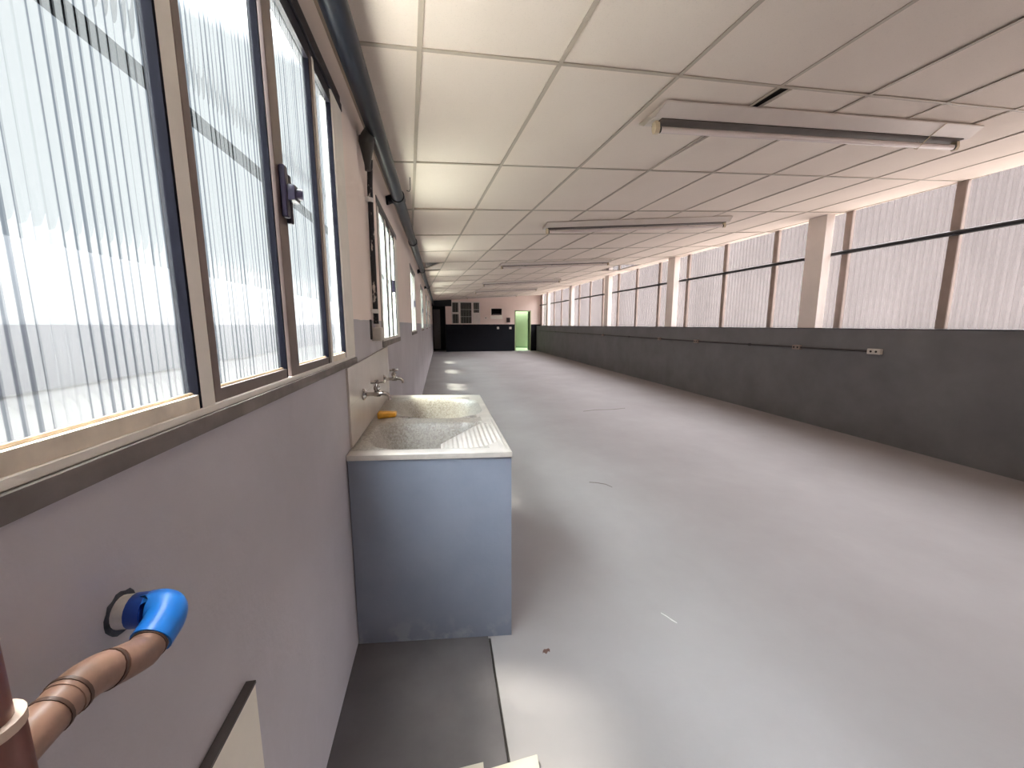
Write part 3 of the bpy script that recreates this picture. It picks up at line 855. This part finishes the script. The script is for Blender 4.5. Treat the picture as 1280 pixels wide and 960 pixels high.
# ------------------------------------------------------------------ black pipe under the ceiling
def pz(y): return 2.425 + .0022*y
PX = -.305
dp = thing('drain_pipe', 'thick black pipe running along the ceiling edge above the windows', 'pipe', (PX, 0, 2.42))
bm = B(); tube(bm, [(PX, y, pz(y)) for y in (YB, 1, 3, 6, 10, 16, 21.0)], .045, 24)
obj('main_run', bm, M['black_pipe'], dp, 40)
for y in (3.46, 5.25, 7.9, 11.3):
    bm = B(); tube(bm, [(PX, y-.06, pz(y)), (PX, y-.058, pz(y)), (PX, y+.058, pz(y)), (PX, y+.06, pz(y))], [.046, .054, .054, .046], 24)
    obj('coupling', bm, M['black_pipe'], dp, 40)
def branch(y, d=.0):
    bm = B(); tube(bm, [(PX, y, pz(y)), (PX-.06, y-.03, pz(y)-.01), (XL+.002, y-.05, pz(y)-.03)], [.036, .034, .034], 16)
    obj('wall_branch', bm, M['black_pipe'], dp, 40)
branch(3.50); branch(7.92); branch(11.32)
# cone joining the thin riser to the big pipe
bm = B(); tube(bm, [(PX-.01, 2.30, pz(2.3)), (PX-.045, 2.33, 2.392), (PX-.052, 2.345, 2.375)], [.03, .036, .036], 16)
tube(bm, [(PX-.050, 2.34, 2.40), (PX-.052, 2.345, 2.375), (PX-.055, 2.36, 2.27), (PX-.055, 2.36, 2.24)], [.040, .040, .016, .015], 16)
obj('reducer_cone', bm, M['olive'], dp, 40)
# thin riser with peeling paint on the wall
RX, RY = XL+.022, 2.50
cn = thing('riser_pipe', 'thin vertical black pipe with peeling white paint between two windows', 'pipe', (RX, RY, 1.4))
bm = B(); tube(bm, [(RX, RY, 1.426), (RX, RY, 1.8), (RX+.003, RY, 2.2), (RX+.018, RY-.05, 2.33)], .0155, 14)
obj('run', bm, M['peel_black'], cn, 40)
for z in (1.50, 2.13):
    bm = B(); tube(bm, [(RX, RY, z-.012), (RX, RY, z+.012)], .0185, 14); box(bm, XL, RX, RY-.03, RY-.02, z-.012, z+.012); box(bm, XL, RX, RY+.02, RY+.03, z-.012, z+.012)
    obj('clamp', bm, M['white_tape'], cn, 40)
bm = B(); bbox(bm, XL, XL+.055, RY-.05, RY+.05, 1.325, 1.405, .010, 3)
bb = obj('valve_box', bm, M['outlet'], None, 40); tag(bb, 'pale worn box at the foot of the thin black riser', 'box')
bm = B(); tube(bm, [(XL+.03, RY, 1.40), (XL+.03, RY, 1.425)], .014, 12); obj('gland', bm, M['outlet'], bb, 40)
bm = B(); bbox(bm, XL, XL+.006, RY-.095, RY-.055, 1.335, 1.45, .002, 1)  # flat dark plate paints the shadow left of the box
tag(obj('recess_shadow', bm, M['dark'], None), 'flat dark plate painted as the shadowed recess beside the pale box on the riser', 'recess')
# wire hook near the pipe
bm = B(); tube(bm, [(-.20, 3.35, ceil_z(-.2, 3.35)+.004), (-.20, 3.35, 2.47), (-.21, 3.36, 2.455), (-.23, 3.36, 2.46)], .003, 6)
tag(obj('wire_hook', bm, M['dark'], None), 'small bent wire hanging from ceiling beside the black pipe', 'wire')

# ------------------------------------------------------------------ brown water pipe, low left
wp = thing('water_pipe', 'brown water pipe with blue elbow coming out of the grey wall', 'pipe', (-.345, .45, 1.0))
EX = -.346
PR = .0165
def T(bm, p, q, r, n=18): tube(bm, [p, q], r, n)
ec = Vector((EX, .518, 1.068))                         # elbow centre
bm = B(); tube(bm, [(XL-.001, .518, 1.068), (XL+.022, .518, 1.068)], .0195, 20); obj('white_collar', bm, M['white_tape'], wp, 40)
bm = B(); tube(bm, [(XL+.016, .518, 1.068), (XL+.034, .518, 1.068)], .0205, 20); obj('elbow_neck', bm, M['blue_dark'], wp, 40)
p1 = Vector((EX+.003, .478, 1.054))
bm = B(); tube(bm, [(XL+.033, .518, 1.068)] + arc((EX-.022, .518, 1.068), (EX+.003, .522, 1.069), (EX+.004, .497, 1.060), 8) + [p1], .0215, 22); obj('blue_elbow', bm, M['blue'], wp, 40)
P = [p1, Vector((EX+.004, .462, 1.053)), Vector((EX+.004, .440, 1.062)), Vector((EX+.004, .395, 1.086)), Vector((EX+.004, .372, 1.086)), Vector((EX+.006, .318, 1.085))]
bm = B(); tube(bm, [P[0]+Vector((0, .01, .003)), P[0], P[1]] + arc(P[1]*.7+P[2]*.3, P[2]*.98+P[1]*.02, P[2]*.6+P[3]*.4, 4), .0185, 20); obj('upper_bend', bm, M['pvc_brown'], wp, 40)
bm = B(); tube(bm, [P[2]*.8+P[3]*.2, P[3]], PR, 20); obj('middle_run', bm, M['pvc_brown'], wp, 40)
bm = B(); tube(bm, [P[2]*.45+P[3]*.55] + arc(P[2]*.3+P[3]*.7, P[3], P[3]*.3+P[4]*.7, 4) + [P[4]], .0185, 20); obj('lower_bend', bm, M['pvc_brown'], wp, 40)
bm = B(); tube(bm, [P[4], P[5]], .0175, 20); obj('tee_stub', bm, M['pvc_brown'], wp, 40)
def ring(p, q, t, r, name, m_):
    c = p*(1-t)+q*t; d = (q-p).normalized()*.0016
    bm = B(); tube(bm, [c-d, c+d], r, 20); obj(name, bm, m_, wp, 40)
ring(P[0], P[1], -.35, .0200, 'socket_rim', M['pvc_rim']); ring(P[0], P[1], .35, .0192, 'joint', M['pvc_ring'])
ring(P[2], P[3], .50, .0192, 'joint', M['pvc_ring']); ring(P[3], P[4], .75, .0195, 'joint', M['pvc_ring']); ring(P[4], P[5], .25, .0185, 'joint', M['pvc_ring'])
VX, VY = EX+.010, .308
bm = B(); tube(bm, [(VX, VY, 0), (VX, VY, 1.235)], .0165, 22); obj('riser', bm, M['pvc_red'], wp, 40)
bm = B(); tube(bm, [(VX, VY, 1.045), (VX, VY, 1.128)], .0215, 22); obj('tee', bm, M['pvc_red'], wp, 40)
bm = B(); tube(bm, [(VX, VY, 1.124), (VX, VY, 1.132)], .0225, 22); obj('tee_rim', bm, M['pvc_rim'], wp, 40)
# broken plaster round the pipe, its shadow put into the bluish dark colour
bm = B(); n = 22
rr = [.0275+.004*math.sin(k*1.3)+random.uniform(-.0015, .0015) for _ in range(n)]
c0 = [bm.verts.new((XL+.0025, .520+rr[k]*math.cos(2*PI*k/n), 1.066+rr[k]*math.sin(2*PI*k/n))) for k in range(n)]
c1 = [bm.verts.new((XL+.0002, .520+rr[k]*1.1*math.cos(2*PI*k/n), 1.066+rr[k]*1.1*math.sin(2*PI*k/n))) for k in range(n)]
bm.faces.new(c0)
for k in range(n): bm.faces.new((c0[k], c1[k], c1[(k+1) % n], c0[(k+1) % n]))
obj('plaster_ring', bm, M['plaster_hole'], wp)

# white panel low on the left wall
wpn = thing('wall_panel', 'cream board standing against the left wall below the blue elbow', 'board', (XL, .5, 0))
bm = B(); bbox(bm, XL+.002, XL+.018, .25, .766, .001, .712, .001, 1); obj('board', bm, M['board_edge'], wpn)
bm = B(); box(bm, XL+.001, XL+.019, .25, .767, .712, .718); obj('edge_shadow', bm, M['slab'], wpn)  # dark strip paints the shadow along the board's upper edge

# pale offcuts on the floor at the bottom of the view
M['offcut'] = mat('dusty cream board', (.50, .47, .40), .7, 0, .06, 12, 0, .2)
def offcut(pts, z0, z1, label):
    bm = B(); prism(bm, pts, z0, z1)
    tag(obj('board_offcut', bm, M['offcut']), label, 'board')
offcut([(.10, .93), (.272, .95), (.276, 1.060), (.110, 1.046)], .004, .024, 'pale board offcut lying across the floor groove')
offcut([(-.05, .93), (.098, .93), (.100, 1.072), (-.02, 1.066)], .004, .020, 'pale board offcut lying left of the floor groove')

# ------------------------------------------------------------------ fluorescent fixtures
LAMPS = [((1.22, 2.29), (3.78, 2.47), 'nearest long fluorescent fixture, two unlit tubes wide apart from the others'),
         ((1.30, 4.98), (3.78, 4.86), ''), ((1.24, 8.30), (3.72, 8.42), ''), ((1.30, 12.35), (3.80, 12.3), ''),
         ((1.34, 15.6), (3.86, 15.6), ''), ((1.25, 19.2), (3.8, 19.5), '')]
llab = ['nearest long fluorescent fixture on the ceiling, with a loose wire at its right end',
        'second fluorescent fixture from the viewer, level with the nearest pillar',
        'third fluorescent fixture from the viewer', 'fourth fluorescent fixture from the viewer',
        'fifth fluorescent fixture from the viewer', 'farthest fluorescent fixture, close to the far wall']
def lamp(p, q, label):
    p3 = Vector((p[0], p[1], ceil_z(*p))); q3 = Vector((q[0], q[1], ceil_z(*q)))
    L = (q3-p3).length; X = (q3-p3).normalized(); Yv = Vector((-X.y, X.x, 0)).normalized(); Z = X.cross(Yv)
    t = thing('fluorescent_fixture', label, 'ceiling lamp', tuple((p3+q3)/2), 'fluorescent ceiling fixtures')
    def W(x, y, z): return p3 + X*x + Yv*y + Z*z
    # tray: wide at the ceiling, sloped sides, flat spine underneath
    bm = B()
    prof = [(-.135, -.002), (-.135, -.010), (-.055, -.052), (.055, -.052), (.135, -.010), (.135, -.002)]
    r0 = [bm.verts.new(W(.0 if abs(y) < .1 else .02, y, z)) for y, z in prof]; r1 = [bm.verts.new(W(L if abs(y) < .1 else L-.02, y, z)) for y, z in prof]
    bm.faces.new(r0); bm.faces.new(r1[::-1])
    for k in range(len(prof)): bm.faces.new((r0[k], r0[(k+1) % len(prof)], r1[(k+1) % len(prof)], r1[k]))
    obj('tray', bm, M['lamp_white'], t)
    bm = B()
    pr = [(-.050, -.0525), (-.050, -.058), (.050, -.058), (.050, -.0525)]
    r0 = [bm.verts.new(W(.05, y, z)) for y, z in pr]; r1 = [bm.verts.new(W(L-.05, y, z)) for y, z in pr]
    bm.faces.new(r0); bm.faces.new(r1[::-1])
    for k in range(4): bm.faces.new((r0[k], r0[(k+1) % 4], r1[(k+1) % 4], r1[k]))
    obj('tray_shade', bm, M['tray_shade'], t)  # brown strip paints the shade between tray and tube
    bm = B(); tube(bm, [W(.06, 0, -.092), W(L-.06, 0, -.092)], .018, 14); tb_ = obj('tube', bm, M['tube'], t, 40)
    for x in (.045, L-.045):
        bm = B(); c = W(x, 0, -.08)
        vs = []
        for dx in (-.014, .014):
            for dy, dz in ((-.018, .029), (-.022, -.012), (-.012, -.034), (.012, -.034), (.022, -.012), (.018, .029)): vs.append(bm.verts.new(W(x+dx, dy, -.08+dz)))
        bm.faces.new(vs[:6]); bm.faces.new(vs[6:][::-1])
        for k in range(6): bm.faces.new((vs[k], vs[(k+1) % 6], vs[6+(k+1) % 6], vs[6+k]))
        obj('lampholder', bm, M['ivory'], t)
    for x in (.066, L-.066):
        bm = B(); tube(bm, [W(x-.006, 0, -.092), W(x+.006, 0, -.092)], .0185, 14); obj('end_cap', bm, M['dark'], tb_, 40)
    return W, L
for k, (p, q, _) in enumerate(LAMPS):
    W, L = lamp(p, q, llab[k])
    if k == 0:
        bm = B(); tube(bm, [W(L-.40, -.14, -.01), W(L-.41, -.06, -.06), W(L-.42, .0, -.115), W(L-.40, .03, -.10), W(L-.38, .02, -.06)], .003, 6)
        tag(obj('loose_wire', bm, M['ivory']), 'pale loose wire wrapped round the nearest fluorescent fixture', 'wire')

# ------------------------------------------------------------------ conduit on the parapet
def cz(y): return 1.098 - .014*min(1, (y-3.9)/3) + .02*max(0, min(1, (y-8)/8))
cd = thing('electrical_conduit', 'thin dark conduit along the grey parapet wall', 'conduit', (XR, 10, 1.1))
for ya, yb in ((3.986, 4.919), (5.041, 7.254), (7.386, 8.664), (8.776, 12.039), (12.161, 20.5)):
    bm = B(); tube(bm, [(XR-.016, ya+(yb-ya)*k/4, cz(ya+(yb-ya)*k/4)) for k in range(5)], .0125, 10); obj('run', bm, M['steel_grey'], cd, 40)
for y in (5.9, 10.3, 14.5, 17.5):
    bm = B(); box(bm, XR-.032, XR, y-.012, y+.012, cz(y)-.02, cz(y)+.02); obj('clip', bm, M['steel_grey'], cd)
jl = ['pale outlet box at the near end of the parapet conduit', 'grey junction box second along the parapet conduit', 'grey junction box third along the parapet conduit',
      'grey junction box fourth along the parapet conduit', 'grey junction box farthest along the parapet conduit']
for k, (y, l) in enumerate(((3.91, .15), (4.98, .12), (7.32, .13), (8.72, .11), (12.1, .12))):
    j = thing('junction_box', jl[k], 'outlet box', (XR, y, cz(y)), 'boxes on the parapet conduit')
    bm = B(); bbox(bm, XR-.045, XR, y-l/2, y+l/2, cz(y)-.033, cz(y)+.033, .006, 2); hs = obj('housing', bm, M['outlet'] if k == 0 else M['mullion'], j)
    for dy in (-.03, .03):
        bm = B(); tube(bm, [(XR-.0445, y+dy, cz(y)), (XR-.048, y+dy, cz(y))], .013, 10); obj('socket', bm, M['dark'], hs)

# ------------------------------------------------------------------ outside, left
bm = B(); quad(bm, [(-30, -20, -.3), (XL-.08, -20, -.3), (XL-.08, 45, -.3), (-30, 45, -.3)]); quad(bm, [(XL-.08, -20, -.3), (5.6, -20, -.3), (5.6, YB-.14, -.3), (XL-.08, YB-.14, -.3)])
tag(obj('yard_ground', bm, M['ground']), 'pale paving outside the left windows', 'ground', kind='structure')
nb = thing('neighbour_wall', 'blurred grey building seen through the ribbed glass', 'building', (-6.5, 8, -.3), kind='structure')
bm = B(); box(bm, -4.0, -3.5, -12, 40, -.3, 2.15); obj('render_wall', bm, M['neighbour'], nb)
bm = B(); box(bm, -3.5, -3.47, -12, 40, .85, 1.42); obj('dark_band', bm, M['neighbour_dark'], nb)
bm = B(); tube(bm, [(-.95, -1, 2.235), (-.95, 20, 2.235)], .028, 10)
tag(obj('outside_pipe', bm, M['bar_matt'], None), 'dark line of a pipe outside, seen through the ribbed panes', 'pipe')
bm = B(); quad(bm, [(5.6, -20, -.3), (20.3, -20, -.3), (20.3, 120, -.3), (5.6, 120, -.3)])
tag(obj('outside_ground', bm, M['ground_dark']), 'pale ground beyond the translucent sheets', 'ground', kind='structure')

bm = B(); box(bm, 20, 20.6, -20, 120, -.3, 7.6)  # added wall, sized to hide bright sky behind the sheets
tag(obj('sky_mask_wall', bm, M['sky_mask'], None), 'added dark wall masking bright sky behind the translucent sheets', 'building', kind='structure')

# ------------------------------------------------------------------ light: sky shaped with a bright ring, and a high sun on the left
w = bpy.data.worlds.new('World'); SC.world = w; w.use_nodes = True
nt = w.node_tree; nt.nodes.clear()
wo = nt.nodes.new('ShaderNodeOutputWorld'); bg = nt.nodes.new('ShaderNodeBackground')
bg.inputs[0].default_value = (.94, .965, 1.0, 1)
# sky shaped for room light: added bright ring, dim at horizon, weaker overhead
tc = nt.nodes.new('ShaderNodeTexCoord'); sx = nt.nodes.new('ShaderNodeSeparateXYZ'); nt.links.new(tc.outputs['Generated'], sx.inputs[0])
mr = nt.nodes.new('ShaderNodeMapRange'); mr.interpolation_type = 'SMOOTHSTEP'
for i_, v_ in enumerate((.42, .60, .32, 27.5)): mr.inputs[i_+1].default_value = v_
nt.links.new(math_n(nt, 'MULTIPLY_ADD', sx.outputs['X'], .17, sx.outputs['Z']), mr.inputs[0]); mz = nt.nodes.new('ShaderNodeMapRange'); mz.interpolation_type = 'SMOOTHSTEP'
for i_, v_ in enumerate((.56, .88, 1.0, .26)): mz.inputs[i_+1].default_value = v_
nt.links.new(sx.outputs['Z'], mz.inputs[0])
nt.links.new(math_n(nt, 'MULTIPLY', mr.outputs[0], mz.outputs[0]), bg.inputs[1])
nt.links.new(bg.outputs[0], wo.inputs[0])
sl = bpy.data.lights.new('sun', 'SUN'); sl.energy = 4.2; sl.angle = math.radians(7); sl.color = (1, .90, .76)
so = bpy.data.objects.new('sun', sl); COL.objects.link(so)
dv = Vector((.42, -.24, -1)).normalized()
so.rotation_euler = dv.to_track_quat('-Z', 'Y').to_euler(); so.location = (-6, 5, 14)

# ------------------------------------------------------------------ camera
cam = bpy.data.cameras.new('Camera'); co = bpy.data.objects.new('Camera', cam); COL.objects.link(co)
cam.sensor_fit = 'HORIZONTAL'; cam.sensor_width = 36; cam.lens = 36*490/1280; cam.clip_start = .02; cam.clip_end = 200
F = 490
d = Vector(((550-640)/F, -(406-480)/F, 1)).normalized()
u = Vector((0, d.z, -d.y)).normalized()
x = d.cross(u)
if x.x < 0: x = -x
R = Vector((x[0], d[0], u[0])); U = Vector((x[1], d[1], u[1])); Fw = Vector((x[2], d[2], u[2]))
m = Matrix(((R.x, U.x, -Fw.x, 0), (R.y, U.y, -Fw.y, 0), (R.z, U.z, -Fw.z, 1.42), (0, 0, 0, 1)))
co.matrix_world = m
SC.camera = co

SC.view_settings.view_transform = 'Standard'; SC.view_settings.look = 'None'
SC.view_settings.gamma = 1; SC.view_settings.use_curve_mapping = False
SC.view_settings.exposure = 1.52
SC.cycles.max_bounces = 14; SC.cycles.diffuse_bounces = 8; SC.cycles.transmission_bounces = 8; SC.cycles.transparent_max_bounces = 16
SC.cycles.sample_clamp_indirect = 8.0
